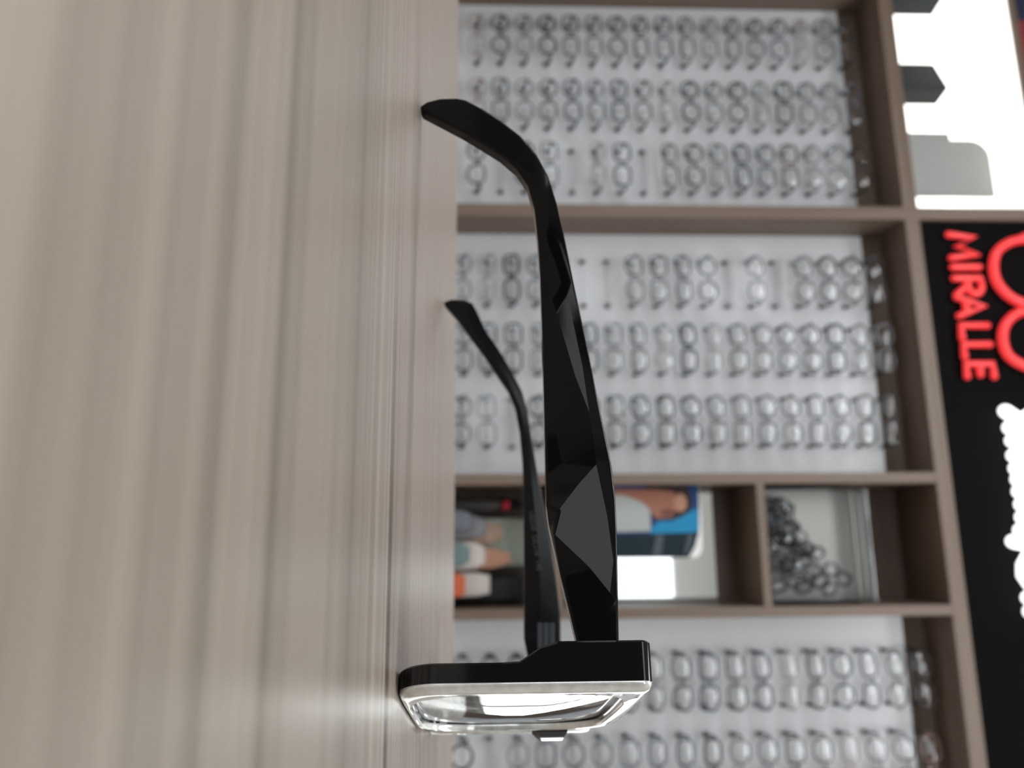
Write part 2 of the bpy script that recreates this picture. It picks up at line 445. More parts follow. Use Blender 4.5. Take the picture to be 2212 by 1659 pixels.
# near temple: outer face, carved in facets
H1 = GP(-.0665, .037, -.0088) - LAT * .0015; H1.z = TZ
d1 = (H1 - T1); d1.z = 0; d1.normalize(); n1 = V((d1.y, -d1.x, 0))
if n1.dot(CAM - T1) < 0: n1 = -n1
o_near = [(1338,1402),(1336,1299),(1334,1170),(1330,1070),(1322,1005),(1300,900),(1268,740),(1240,610),(1222,520),(1204,440),(1185,380),(1160,333),(1125,292),(1085,261),(1040,232),(1005,214),(988,211),
 (950,212),(922,219),(907,229),(912,238),(960,263),(1000,284),(1040,308),(1080,333),(1115,363),(1140,400),(1154,450),(1162,520),(1167,600),(1172,740),(1176,900),(1178,1000),(1180,1090),(1186,1135),(1210,1240),(1250,1402)]
NO = len(o_near)
i_near = [(1179,606,.55),(1204,681,.64),(1243,813,.95),(1273,891,1.05),(1284,960,.85),(1288,1003,.70),      # NO+0..5 ridge A
 (1252,1043,1.10),(1206,1103,1.62),(1194,1150,1.75),(1273,1225,.87),(1318,1281,.36),                            # 6..10 border of the kite facet
 (1312,1116,.43),(1325,1212,.28),                                                                            # 11,12
 (1226,640,.12),(1258,790,.62),                                                                               # 13,14 upper ridge
 (1150,370,.5),(1178,430,.7),(1190,520,.6),                                                                   # 15..17 bend ridge
 (1205,930,.15),(1215,1000,.05)]                                                                             # 18,19 hollow of the dark facet
k = NO
cons = [[k+0,k+1,k+2,k+3,k+4,k+5], [k+5,k+6,k+7,k+8,k+9,k+10,1], [k+5,k+11,k+12,k+10], [k+13,k+14,k+3], [k+15,k+16,k+17]]
plate('temple', o_near, i_near, cons, T1 + n1 * .0, n1, .0034, M['temple'], gl, 0.0, .0005)
# far temple: inner face
H2 = GP(.0665, .037, -.0075); H2.z = TZ
d2 = (H2 - T2); d2.z = 0; d2.normalize(); n2 = V((d2.y, -d2.x, 0))
if n2.dot(CAM - T2) < 0: n2 = -n2
o_far = [(1212,1425),(1211,1330),(1203,1260),(1192,1190),(1180,1120),(1163,1030),(1148,940),(1140,890),(1128,845),(1102,795),(1076,752),(1050,715),(1030,672),(1020,654),(1006,648),
 (975,646),(958,652),(962,661),(988,690),(1015,727),(1045,767),(1075,812),(1098,845),(1113,882),(1123,935),(1129,1000),(1131,1060),(1132,1180),(1132,1380),(1141,1425)]
NF = len(o_far)
i_far = [(1165,1410,.6),(1168,1290,.6),(1163,1180,.6),(1152,1070,.6),(1140,960,.6),(1124,880,.5),(1095,815,.4),(1050,750,.3),(1010,690,.2)]
plate('temple', o_far, i_far, [[NF + q for q in range(9)]], T2, n2, .0032, M['matte_black'], gl, 0.0, .0006)
# hinge of the far temple
hp = [on_plane(x, y, T2 + n2 * .0012, n2) for (x, y) in ((1160, 1345), (1200, 1345), (1200, 1400), (1160, 1400))]
bm = bmesh.new()
for i_ in range(3):
    a = hp[0].lerp(hp[1], i_ / 3 + .03); b = hp[0].lerp(hp[1], (i_ + 1) / 3 - .03); q = (hp[3] - hp[0])
    v_ = [a, b, b + q, a + q]; A = [bm.verts.new(p) for p in v_]; B = [bm.verts.new(p - n2 * .0022) for p in v_]
    strip(bm, [A, B]); bm.faces.new(A); bm.faces.new(B)
obj('hinge', bm, M['steel'], gl, world=True)
H1c = on_plane(1290, 1403, T1 - n1 * .0017, n1)
bm = bmesh.new(); capsule(bm, [H1c + V((0, 0, -.002)), H1c + V((0, 0, .002))], .0012, 10)
obj('hinge', bm, M['steel'], gl, world=True)
# size stamp on the inner face of the far temple
def text_mesh(s, size, extrude=0.0):
    cu = bpy.data.curves.new('t', 'FONT'); cu.body = s; cu.size = size; cu.extrude = extrude; cu.align_x = 'LEFT'
    to = bpy.data.objects.new('t', cu); COL.objects.link(to)
    bpy.context.view_layer.update()
    me = bpy.data.meshes.new_from_object(to.evaluated_get(bpy.context.evaluated_depsgraph_get()))
    bpy.data.objects.remove(to); return me
me = text_mesh('U0220  52\u25a116  145', .0036, .00003)
ta = on_plane(1143, 1105, T2 + n2 * .0009, n2); tb_ = on_plane(1160, 1232, T2 + n2 * .0009, n2)
xs = [v.co.x for v in me.vertices]; sc_ = (tb_ - ta).length / (max(xs) - min(xs))
ex = (tb_ - ta).normalized(); ez = ex.cross(n2).normalized()
if ez.z < 0: ez = -ez
mt = Matrix((ex, ez, ex.cross(ez))).transposed().to_4x4(); mt = Matrix.Translation(ta) @ mt @ Matrix.Scale(sc_, 4)
me.transform(mt); me.transform(WORLD_INV[gl.name]); me.materials.clear(); me.materials.append(M['print'])
so = link(bpy.data.objects.new('size_stamp', me), gl); so['label'] = 'faint grey size print on the inner side of the temple'

# ---------------------------------------------------------------- the display cabinet
YF = 1.957; YB = YF + .131
ZB, ZT = 1.935, 1.977             # long rail over the bays
cb = empty('display_cabinet', (-.6, YF + .2, 0), 'tall taupe wood wall cabinet with open bays behind the table', 'cabinet')
DEPTH = .42
def cpart(name, x0, x1, y0, y1, z0, z1, m, bev=.001): return mk_box(name, (x0, x1, y0, y1, z0, z1), m, cb, world=True, bevel=bev)
divs = [(-1.667, -1.630), (-.9175, -.8805), (-.179, -.152), (.152, .1775), (.90, .94)]
for i, (a, b) in enumerate(divs):
    cpart('upright', a, b, YF, YF + DEPTH, 0.08, ZB if i not in (1,) else 2.334, M['cab'])
cpart('upright', -2.45, -2.413, YF, YF + DEPTH, 0.08, 2.334, M['cab'])
cpart('rail', -2.413, divs[1][0], YF, YF + DEPTH, ZB, ZT, M['cabx'])
cpart('rail', divs[1][1], .94, YF, YF + DEPTH, ZB, ZT, M['cabx'])
cpart('top_board', -2.45, -.8805, YF, YF + DEPTH, 2.334, 2.352, M['cabx'])
for (a, b) in ((-2.413, divs[0][0]), (divs[0][1], divs[1][0]), (divs[1][1], divs[2][0]), (divs[3][1], .90)):
    cpart('back_panel', a, b, YB, YB + .012, .10, ZB, M['cabx'])
cpart('back_panel', divs[2][1], divs[3][0], YF + .2, YF + .212, .10, ZB, M['cabdark'])
SH = [(1.460, 1.4835), (.96, .976)]
SH2 = on_y(1203, 1260, YF + .05).z
for (a, b) in ((1.462, 1.4835), (SH2 - .013, SH2 + .006), (.62, .64)):
    cpart('shelf', divs[2][1], divs[3][0], YF, YF + .2, a, b, M['cabx'])
cpart('plinth', -2.45, .94, YF + .03, YF + DEPTH, 0, .08, M['cabdark'])
cpart('bottom_board', -2.413, .90, YF + .001, YF + .19, .08, .10, M['cabx'])
# lit niche above the first bay: its light is put into glowing back and ceiling
nb = cpart('niche_back', -2.413, -.9175, YF + .37, YF + .385, ZT, 2.334, M['niche_glow'])
nb['label'] = 'glowing white back of the top niche'
nc = cpart('niche_ceiling', -2.413, -.9175, YF + .012, YF + .37, 2.322, 2.334, M['niche_glow'])
nc['label'] = 'glowing white ceiling of the top niche'
# white display boards
BT = 1.868
def display_board(x0, x1, label):
    e = empty('display_board', ((x0 + x1) / 2, YF + .118, .70), label, 'display board', 'white eyewear display boards')
    mk_box('panel', (x0 + .001, x1 - .001, YF + .118, YF + .128, .102, BT), M['board'], e, world=True, bevel=.001)
    return e
boards = {
 'top': display_board(divs[0][1], divs[1][0], 'white eyewear display board in the bay at the top of the photo'),
 'mid': display_board(divs[1][1], divs[2][0], 'white eyewear display board in the bay behind the black temple arm'),
 'low': display_board(divs[3][1], .90, 'white eyewear display board in the bay at the bottom of the photo')}

# ---------------------------------------------------------------- eyeglasses on the boards
def shape(kind, N=30):
    hw, hh = {'round': (.0272, .0255), 'square': (.0290, .0228), 'soft rectangular': (.0298, .0205), 'panto': (.0285, .0240), 'large round': (.0305, .0300)}[kind]
    e = {'round': 2.05, 'square': 3.6, 'soft rectangular': 3.0, 'panto': 2.5, 'large round': 2.1}[kind]
    P = []
    for k in range(N):
        t = 2 * math.pi * k / N; c, s = math.cos(t), math.sin(t)
        x = hw * math.copysign(abs(c) ** (2 / e), c); z = hh * math.copysign(abs(s) ** (2 / e), s)
        if kind == 'panto': x *= 1 + .10 * (z / hh)
        P.append((x, z))
    return P, hw, hh
MESH = {}
GD = .060                                   # distance from the rims to the board
def wrap(x): return 3.0 * x * x * .25
def glasses_meshes(kind, thick):
    key = (kind, thick)
    if key in MESH: return MESH[key]
    P, hw, hh = shape(kind); cx = .0362 if kind != 'large round' else .0378
    r = thick
    bm = bmesh.new()
    for s in (-1, 1):
        tube(bm, [V((s * cx + s * x, wrap(s * cx + s * x), z)) for (x, z) in P], r, 6, closed=True, flat=.9)
    tube(bm, [V((x, wrap(x) - .0008, .006 - 40 * x * x)) for x in (-.0105, -.005, 0, .005, .0105)], max(r * .9, .0012), 6)
    for s in (-1, 1):                          # end pieces
        tube(bm, [V((s * (cx + hw - .001), wrap(cx + hw), .009)), V((s * .0685, .006, .010)), V((s * .0690, .011, .010))], max(r, .0016), 6)
    def fin(bm, nm):
        bmesh.ops.recalc_face_normals(bm, faces=bm.faces)
        me = bpy.data.meshes.new(nm); bm.to_mesh(me); bm.free(); me.shade_smooth(); me.materials.append(FRAMES['black']); return me
    fr = fin(bm, 'rims')
    lens = []
    for s in (-1, 1):
        bm = bmesh.new(); rs = []
        for q in (.98, .8, .6, .4, .2, .05):
            rs.append([bm.verts.new((s * (cx + x * q), wrap(s * (cx + x * q)) + .0004 - .0040 * (1 - q * q) * (hw / .026) ** 2 * .78, z * q)) for (x, z) in P])
        strip(bm, rs); bm.faces.new(rs[-1])
        me = fin(bm, 'lens'); me.materials.clear(); me.materials.append(M['lens']); lens.append(me)
    tem = []
    for s in (-1, 1):
        bm = bmesh.new()
        pts = [V((s * .0690, .010, .010)), V((s * .0688, .028, .0085)), V((s * .0675, .044, .004)), V((s * .0655, GD - .0165, .001))]
        tube(bm, pts, [.0048, .0046, .0046, .0044], 6, flat=.5, up=V((1, 0, 0)))
        tem.append(fin(bm, 'temple'))
    MESH[key] = (fr, lens, tem); return MESH[key]
holder_bm = bmesh.new()                     # two pegs joined by a thin flat wire that lies on the board
tube(holder_bm, [V(p) for p in ((-.0655, -.016, .001), (-.0655, -.010, 0), (-.0655, -.0015, 0), (-.0600, -.0009, 0), (.0600, -.0009, 0), (.0655, -.0015, 0), (.0655, -.010, 0), (.0655, -.016, .001))],
     [.0040, .0056, .0054, .0008, .0008, .0054, .0056, .0040], 8, flat=1.45, up=V((0, 0, 1)))
holder_me = None
def ordinal(n): return ['first', 'second', 'third', 'fourth', 'fifth', 'sixth', 'seventh', 'eighth', 'ninth', 'tenth', 'eleventh', 'twelfth', 'thirteenth', 'fourteenth', 'fifteenth', 'sixteenth', 'seventeenth', 'eighteenth', 'nineteenth'][n]
def add_holder(x, z, bd):
    global holder_me
    if holder_me is None:
        o = obj('holder', holder_bm, [M['peg'], M['board']], bd, smooth=True); holder_me = o.data
        for p_ in holder_me.polygons: p_.material_index = 1 if abs(p_.center.x) < .05 else 0
    else: o = link(bpy.data.objects.new('holder', holder_me), bd)
    inv = WORLD_INV[bd.name]; o.location = inv @ V((x, YF + .118, z))
def frame_mat(part, m):
    part.material_slots[0].link = 'OBJECT'; part.material_slots[0].material = m
def display_glasses(x, z, color, kind, thick, label, group):
    fr, lens, tem = glasses_meshes(kind, thick)
    e = link(bpy.data.objects.new('display_eyeglasses', None)); e.location = (x, YF + .118 - GD, z); e.empty_display_size = .02
    e.rotation_euler = (random.uniform(-.05, .05), random.uniform(-.03, .03), random.uniform(-.03, .03) * .5)
    tag(e, label, 'eyeglasses', group)
    f = link(bpy.data.objects.new('rims', fr), e); frame_mat(f, FRAMES[color])
    for l in lens: link(bpy.data.objects.new('lens', l), e)
    for t in tem:
        o = link(bpy.data.objects.new('temple', t), e); frame_mat(o, FRAMES[color])
KINDS = ['round', 'square', 'soft rectangular', 'panto']
def col_of(bay, c, k):
    r = random.random()
    if bay == 'top':
        pal = ['slate grey', 'smoky clear', 'charcoal', 'charcoal', 'black', 'navy', 'brown'] if k < 9 else ['black', 'charcoal', 'slate grey', 'black', 'navy', 'smoky clear', 'brown']
    elif bay == 'mid': pal = ['charcoal', 'black', 'slate grey', 'navy', 'smoky clear', 'charcoal']
    else: pal = ['charcoal', 'slate grey', 'navy', 'black', 'smoky clear', 'slate grey']
    return pal[int(r * len(pal)) % len(pal)]
special = {('top', 0, 15): ('slate grey', 'large round', .0030), ('top', 0, 0): ('rose', 'square', .0014), ('top', 0, 14): ('rose', 'soft rectangular', .0012),
 ('top', 1, 8): ('rose', 'panto', .0014), ('top', 1, 0): ('rose', 'panto', .0018), ('top', 2, 5): ('rose', 'soft rectangular', .0013), ('top', 2, 15): ('smoky clear', 'large round', .0022), ('mid', 0, 1): ('rose', 'square', .0013),
 ('mid', 0, 12): ('navy', 'panto', .0020), ('mid', 1, 11): ('black', 'panto', .0024), ('mid', 1, 8): ('smoky clear', 'round', .0013),
 ('mid', 1, 10): ('clear', 'panto', .0012), ('low', 1, 17): ('rose', 'square', .0018), ('low', 1, 14): ('rose', 'soft rectangular', .0015), ('low', 0, 12): ('rose', 'soft rectangular', .0012), ('low', 0, 8): ('black', 'panto', .0024)}
EMPTY = {('top', 2, 7), ('top', 2, 4), ('top', 2, 1), ('mid', 0, 11), ('mid', 0, 13), ('mid', 0, 6), ('mid', 0, 5), ('low', 1, 1), ('mid', 2, 2)}
bays = [('top', 'topmost bay', [-1.4865, -1.2735, -1.0705], .7445, .0697, 17, ['upper', 'middle', 'lower']),
        ('mid', 'middle bay', [-.7265, -.5280, -.3270], .7055, .0684, 18, ['upper', 'middle', 'lower']),
        ('low', 'bottom bay', [.338, .536], .7115, .0685, 18, ['upper', 'lower'])]
for bay, bname, xs, z0, dz, n, cn in bays:
    for c, x in enumerate(xs):
        cnt = 0
        for k in range(n):
            z = z0 + dz * k + (.003 if c == 1 and bay == 'mid' else 0)
            add_holder(x, z, boards[bay])
            if (bay, c, k) in EMPTY: random.random(); continue
            color, kind, th = special.get((bay, c, k), (col_of(bay, c, k), random.choice(KINDS), random.choice((.0023, .0028, .0035))))
            lab = '%s %s display eyeglasses in %s, %s line, %s pair counting from the table' % (color, kind, bname, cn[c], ordinal(cnt))
            lab = lab.replace('display eyeglasses', 'eyeglasses')
            display_glasses(x, z, color, kind, th, lab, 'eyeglasses on the display boards'); cnt += 1

# ---------------------------------------------------------------- the niche's contents
def prism_box(name, corners, z0, z1, m, label, cat, bev=.002, group=None):
    bm = bmesh.new(); A = [bm.verts.new((p[0], p[1], z0)) for p in corners]; B = [bm.verts.new((p[0], p[1], z1)) for p in corners]
    strip(bm, [A, B]); bm.faces.new(A); bm.faces.new(B)
    bmesh.ops.recalc_face_normals(bm, faces=bm.faces)
    bmesh.ops.bevel(bm, geom=list(bm.edges), offset=bev, segments=2, affect='EDGES')
    return tag(obj(name, bm, m), label, cat, group)
def turned_box(px_l, px_c, px_r, vtop, y, name, label):
    c = on_y(vtop, px_c, y); z1 = c.z
    # left and right corners lie further back
    lf = on_y(vtop, px_l, y + .055); rg = on_y(vtop, px_r, y + .070)
    bk = lf + rg - c
    return prism_box(name, [(c.x, c.y), (rg.x, rg.y), (bk.x, bk.y), (lf.x, lf.y)], ZT, z1, M['darkbox'], label, 'box', group='charcoal boxes in the lit niche')
turned_box(138, 190, 228, 2050, YF + .11, 'storage_box', 'charcoal square box standing alone in the glowing white niche')
turned_box(-62, -8, 35, 2040, YF + .10, 'storage_box', 'charcoal box cut by the photo\'s top edge in the glowing niche')
# rounded grey stand
st = empty('display_stand', (-1.05, YF + .08, ZT), 'grey rounded-corner stand at the end of the glowing niche', 'stand')
def rounded_slab(name, x0, x1, z0, z1, y, th, rad, m, parent):
    pts = [(x0, z0), (x1, z0), (x1, z1)]
    for k_ in range(0, 7):
        a = math.radians(90 + 15 * k_); pts.append((x0 + rad + rad * math.cos(a), z1 - rad + rad * math.sin(a)))
    bm = bmesh.new(); A = [bm.verts.new((x, y, z)) for x, z in pts]; B = [bm.verts.new((x, y + th, z)) for x, z in pts]
    strip(bm, [A, B]); bm.faces.new(A); bm.faces.new(B)
    return obj(name, bm, m, parent, world=True)
ys = YF + .08
pl = on_y(2100, 303, ys); pr = on_y(2150, 424, ys)
rounded_slab('front_plate', pl.x, pr.x, ZT + .006, on_y(2143, 370, ys).z, ys, .010, .055, M['greyplastic'], st)
pl2 = on_y(2040, 287, ys + .012)
rounded_slab('rear_plate', pl2.x, pr.x - .004, ZT + .006, on_y(2052, 300, ys + .012).z, ys + .012, .006, .006, M['greyplastic'], st)
mk_box('foot', (pl.x - .004, pr.x, ys - .01, ys + .05, ZT, ZT + .006), M['greyplastic'], st, world=True)

# ---------------------------------------------------------------- signs above the rail
sg = empty('shop_sign', (-.1, YF + .02, ZT), 'black fascia sign with glowing red and white lettering', 'sign')
mk_box('sign_panel', (divs[1][1] + .001, .94, YF + .012, YF + .04, ZT + .001, 2.72), M['sign'], sg, world=True, bevel=.002)
YS = YF - .004
def S(px, py): return on_y(px, py, YS)
def strokes(name, lst, r, m, parent, label=None):
    bm = bmesh.new()
    for s_ in lst: capsule(bm, [V(p) for p in s_], r, 12)
    o = obj(name, bm, m, parent, smooth=True, world=True)
    if label: o['label'] = label
    return o
# letter boxes: baseline / cap line follow two level lines of the room
zb_ = S(2056, 560).z; zt_ = S(2112, 560).z
def LX(u): return S(2090, u).x
def letter(u0, u1, segs):
    x0, x1 = LX(u0), LX(u1)
    strokes('letter', [[(x0 + (x1 - x0) * a, YS, zb_ + (zt_ - zb_) * b) for a, b in s] for s in segs], .0090, M['red'], sg)
def arc(cx, cy, rx, ry, a0, a1, n=8): return [(cx + rx * math.cos(math.radians(a0 + (a1 - a0) * i / n)), cy + ry * math.sin(math.radians(a0 + (a1 - a0) * i / n))) for i in range(n + 1)]
letter(507, 557, [[(0, 0), (.14, 1), (.5, .25), (.86, 1), (1, 0)]])                       # M
letter(577, 578, [[(0, 0), (0, 1)]])                                                         # I
letter(601, 637, [[(0, 0), (0, 1), (.45, 1)] + arc(.45, .74, .5, .26, 80, -90) + [(.1, .48)], [(.45, .45), (1, 0)]])   # R
letter(642, 682, [[(0, 0), (.5, 1), (1, 0)], [(.22, .3), (.78, .3)]])                       # A
letter(703, 730, [[(0, 1), (0, 0), (1, 0)]])                                                 # L
letter(744, 771, [[(0, 1), (0, 0), (1, 0)]])                                                 # L
letter(786, 813, [[(1, 1), (0, 1), (0, 0), (1, 0)], [(0, .5), (.85, .5)]])                  # E
# red spectacles emblem
def emblem(pts):
    bm = bmesh.new(); P = [S(a, b) for a, b in pts]
    Q = []
    n = len(P)
    for i in range(n):                          # Catmull-Rom
        p0, p1, p2, p3 = P[(i - 1) % n], P[i], P[(i + 1) % n], P[(i + 2) % n]
        for t in (0, .25, .5, .75):
            Q.append(.5 * ((2 * p1) + (p2 - p0) * t + (2 * p0 - 5 * p1 + 4 * p2 - p3) * t * t + (3 * p1 - p0 - 3 * p2 + p3) * t ** 3))
    tube(bm, Q, .0125, 12, closed=True)
    obj('emblem_ring', bm, M['red'], sg, smooth=True, world=True)
emblem([(2212,517),(2180,524),(2153,545),(2146,580),(2155,612),(2180,640),(2212,655),(2250,655),(2290,630),(2300,580),(2285,535),(2250,515)])
emblem([(2212,672),(2188,683),(2170,705),(2166,735),(2176,765),(2200,784),(2235,796),(2280,790),(2315,765),(2318,715),(2295,680),(2250,668)])
strokes('emblem_bridge', [[S(2232, 650), S(2222, 663), S(2232, 676)]], .0125, M['red'], sg)
strokes('emblem_corner', [[S(2205, 517), S(2225, 508)]], .0125, M['red'], sg)
wl = [[(2172,888),(2222,922)],[(2181,924),(2225,896)],[(2187,952),(2240,952)],[(2190,984),(2230,968)],[(2195,1012),(2240,1012)],[(2199,1036),(2240,1030)],
      [(2202,1062),(2240,1046)],[(2207,1090),(2250,1090)],[(2209,1118),(2250,1122)],[(2205,1146),(2250,1150)],[(2189,1170),(2222,1176)],
      [(2245,1195),(2222,1203),(2212,1222),(2212,1243),(2225,1262),(2250,1270)],[(2222,1292),(2260,1292)],[(2226,1322),(2262,1322)]]
for s_ in wl: strokes('white_letter_stroke', [[S(a, b) for a, b in s_]], .0165, M['whitelit'], sg)
# upper fascia above the niche
uf = empty('fascia_sign', (-1.6, YF + .02, 2.352), 'navy and red fascia above the glowing niche', 'sign')
xs_ = on_y(2205, 42, YF).x
mk_box('navy_panel', (-2.45, xs_, YF + .006, YF + .03, 2.353, 2.72), M['navy'], uf, world=True)
mk_box('red_panel', (xs_, divs[1][0] + .036, YF + .006, YF + .03, 2.353, 2.72), M['signred'], uf, world=True)

# ---------------------------------------------------------------- middle cubbies
XC0, XC1 = divs[2][1], divs[3][0]
YC = YF + .2
# mirror panel standing in the cubby
mk = mk_box('mirror', (XC0 + .002, XC1 - .004, YF + .190, YF + .196, SH2 + .006, on_y(1545, 1200, YF + .19).z), M['mirror'], bevel=.001)
tag(mk, 'frameless pale mirror standing at the back of the cubby behind the advert', 'mirror')
# advert card with a printed portrait, gently curved
def printed(name, x_of, regions, base, y, label, cat, bulge=.018, u0=None):
    """curved card; each region is (material, polygon pixels), laid as print on the card's own face"""
    bm = bmesh.new(); mats = []
    P = [on_y(a, b, y) for a, b in base]; xa = min(p.x for p in P); xb = max(p.x for p in P)
    def yy(x): t = (x - xa) / (xb - xa); return y - bulge * math.sin(math.pi * t) * .6
    for li, (m, poly) in enumerate(regions):
        if m not in mats: mats.append(m)
        q = [on_y(a, b, y) for a, b in poly]
        f = bm.faces.new([bm.verts.new((p.x, 0, p.z)) for p in q]); f.material_index = mats.index(m)
        f.tag = True
        faces = [f]
        # slice so that the print follows the curve
        for s in range(1, 12):
            xc = xa + (xb - xa) * s / 12
            geom = [e for e in faces] + list({e for g in faces for e in g.edges}) + list({v for g in faces for v in g.verts})
            r = bmesh.ops.bisect_plane(bm, geom=geom, plane_co=(xc, 0, 0), plane_no=(1, 0, 0))
            faces = [g for g in r['geom'] if isinstance(g, bmesh.types.BMFace)]
        for v in {v for g in faces for v in g.verts}: v.co.y = yy(v.co.x) - li * .0003
    bmesh.ops.recalc_face_normals(bm, faces=bm.faces)
    # body of the card behind the print
    n = 12; fr, bk = [], []
    z0 = min(p.z for p in P); z1 = max(p.z for p in P)
    if 0: pass
    rows = []
    for i in range(n + 1):
        x = xa + (xb - xa) * i / n
        rows.append([bm.verts.new((x, yy(x) + o_, z)) for (o_, z) in ((.0004, z0), (.0004, z1 - .012 * (i == n)), (.0016, z1 - .012 * (i == n)), (.0016, z0))])
    if M['white'] not in mats: mats.append(M['white'])
    nf = len(bm.faces)
    strip(bm, rows); bm.faces.new(rows[0]); bm.faces.new(rows[-1])
    bm.faces.ensure_lookup_table()
    for f in list(bm.faces)[nf:]: f.material_index = mats.index(M['white'])
    o = obj(name, bm, mats, recalc=False)
    return tag(o, label, cat)
pm = lambda n, c, r=.65: mat(n, c, r, spec=.25)
c_skin = pm('print_skin', (.30, .13, .09)); c_hair = pm('print_hair', (.03, .02, .018)); c_cyan = pm('print_cyan', (.015, .22, .42)); c_blue = pm('print_blue', (.012, .05, .16))
c_teal = pm('print_dark_teal', (.006, .018, .028)); c_pale = pm('print_pale', (.36, .38, .37)); c_txt = pm('print_grey', (.07, .085, .09)); c_lip = pm('print_shadow_skin', (.16, .06, .045))
c_face2 = pm('print_light_skin', (.42, .22, .15))
sb = SH2 + .006
lo = 1212
def circ(cx, cy, rx, ry, n=14): return [(cx + rx * math.cos(2 * math.pi * i / n), cy + ry * math.sin(2 * math.pi * i / n)) for i in range(n)]
printed('advert_card', None, [
    (c_blue, [(lo,1048),(1508,1048),(1508,1150),(1500,1180),(1488,1204),(lo,1204)]),
    (c_hair, [(1395,1050),(1485,1050),(1495,1085),(1480,1118),(1410,1126),(1398,1085)]),
    (c_skin, [(lo,1052),(1320,1056),(1420,1058),(1455,1062),(1462,1095),(1450,1118),(1415,1120),(1398,1100),(1360,1078),(lo,1065)]),
    (c_face2, circ(1468, 1086, 14, 20)),
    (c_lip, circ(1440, 1108, 16, 8)),
    (c_pale, [(lo,1066),(1345,1070),(1385,1085),(1402,1102),(1404,1148),(lo,1152)]),
    (c_cyan, [(1402,1146),(1420,1126),(1450,1126),(1475,1114),(1505,1098),(1507,1150),(1402,1160)]),
    (c_teal, [(lo,1158),(1506,1150),(1500,1180),(1488,1204),(lo,1204)]),
    (c_txt, [(1416,1155),(1432,1155),(1428,1200),(1408,1200)]),
    (c_txt, [(1484,1155),(1496,1155),(1486,1196),(1476,1196)])],
    [(lo,1048),(1508,1048),(1508,1204),(lo,1204)], YF + .06, 'blue advert card with a printed face, in the cubby beside the black temple', 'advert')
# clear acrylic box with frames heaped in it
za = 1.4835; ya0, ya1 = YF + .006, YF + .088
ax0 = on_y(1800, 1056, ya0).x; ax1 = XC1 - .012; azt = on_y(1868, 1100, ya0).z; azr = on_y(1892, 1290, ya0).z
ab = empty('acrylic_box', ((ax0 + ax1) / 2, (ya0 + ya1) / 2, za), 'clear acrylic box full of tangled dark frames, in the upper cubby', 'box')
th = .004
for nm, d in (('box_bottom', (ax0, ax1, ya0, ya1, za, za + th)), ('box_front', (ax0, ax1, ya0, ya0 + th, za + th, azt)), ('box_side', (ax0, ax0 + th, ya0 + th, ya1 - th, za + th, azt)),
              ('box_side', (ax1 - th, ax1, ya0 + th, ya1 - th, za + th, azt)), ('box_back', (ax0, ax1, ya1 - th, ya1, za + th, azt)), ('box_lid', (ax0 - .002, ax1 + .002, ya0 - .002, ya1 + .002, azt, azt + .010))):
    mk_box(nm, d, M['acrylic'], ab, world=True, bevel=.0006)
bc = mk_box('backing_card', (ax0 - .004, ax1 + .003, ya1 + .004, ya1 + .008, za, on_y(1866, 1150, ya1).z), mat('cream_card', (.95, .85, .73), .6))
tag(bc, 'cream card standing behind the clear acrylic box', 'card')
grp = 'dark frames heaped in the acrylic box'
hb_ = mat('heap_black', (.006, .006, .007), .4, spec=.2)
fcol = [hb_, mat('heap_charcoal', (.03, .03, .034), .45, spec=.2), hb_, FRAMES['slate grey'], mat('heap_grey', (.16, .16, .17), .4)]
# real room terms: the heap is a wedge, low at the left of the box and high against its right side
rnd = random.Random(5)
bw = ax1 - ax0; bh = azt - za
heap = []
for layer in range(3):
    for q in range(7):
        t = (q + .5) / 7
        top = .16 + .86 * t ** 1.5
        heap.append((t, top * (layer + .45) / 3, (0, 1, 0, 4, 0, 3, 1)[(q * 3 + layer * 2) % 7]))
pl_ = ['at the low tail', 'near the low tail', 'left of the middle', 'in the middle', 'right of the middle', 'near the tall side', 'against the tall side']
ly_ = ['bottom layer', 'middle layer', 'top layer']
for i, (t, h, ci) in enumerate(heap):
    sc_l = .64
    x = ax0 + .024 + (bw - .048) * t; z = za + .026 + (bh - .060) * h; y = ya0 + .020 + (ya1 - ya0 - .040) * ((i * 37 % 10) / 10)
    fr, lens, tem = glasses_meshes(KINDS[i % 4], (.0052, .0066)[i % 2])
    e = link(bpy.data.objects.new('heaped_eyeglasses', None)); e.location = (x, y, z); e.empty_display_size = .02
    ang = math.radians(rnd.choice((60, 75, 105, 120, 90)) if t < .2 or t > .8 or h < .2 else rnd.uniform(20, 160))
    e.rotation_euler = (rnd.uniform(-.25, .25), ang, rnd.uniform(-.3, .3)); e.scale = (sc_l, sc_l * .55, sc_l)
    colname = ['black', 'charcoal', 'black', 'slate grey', 'mid grey'][ci]
    tag(e, '%s %s frame heaped in the acrylic box, %s, %s' % (colname, KINDS[i % 4], ly_[i // 7], pl_[i % 7]), 'eyeglasses', grp)
    o = link(bpy.data.objects.new('rims', fr), e); frame_mat(o, fcol[ci])
    for t_ in tem: o = link(bpy.data.objects.new('temple', t_), e); frame_mat(o, fcol[ci])
    if i % 3 == 0:
        for l in lens: link(bpy.data.objects.new('lens', l), e)

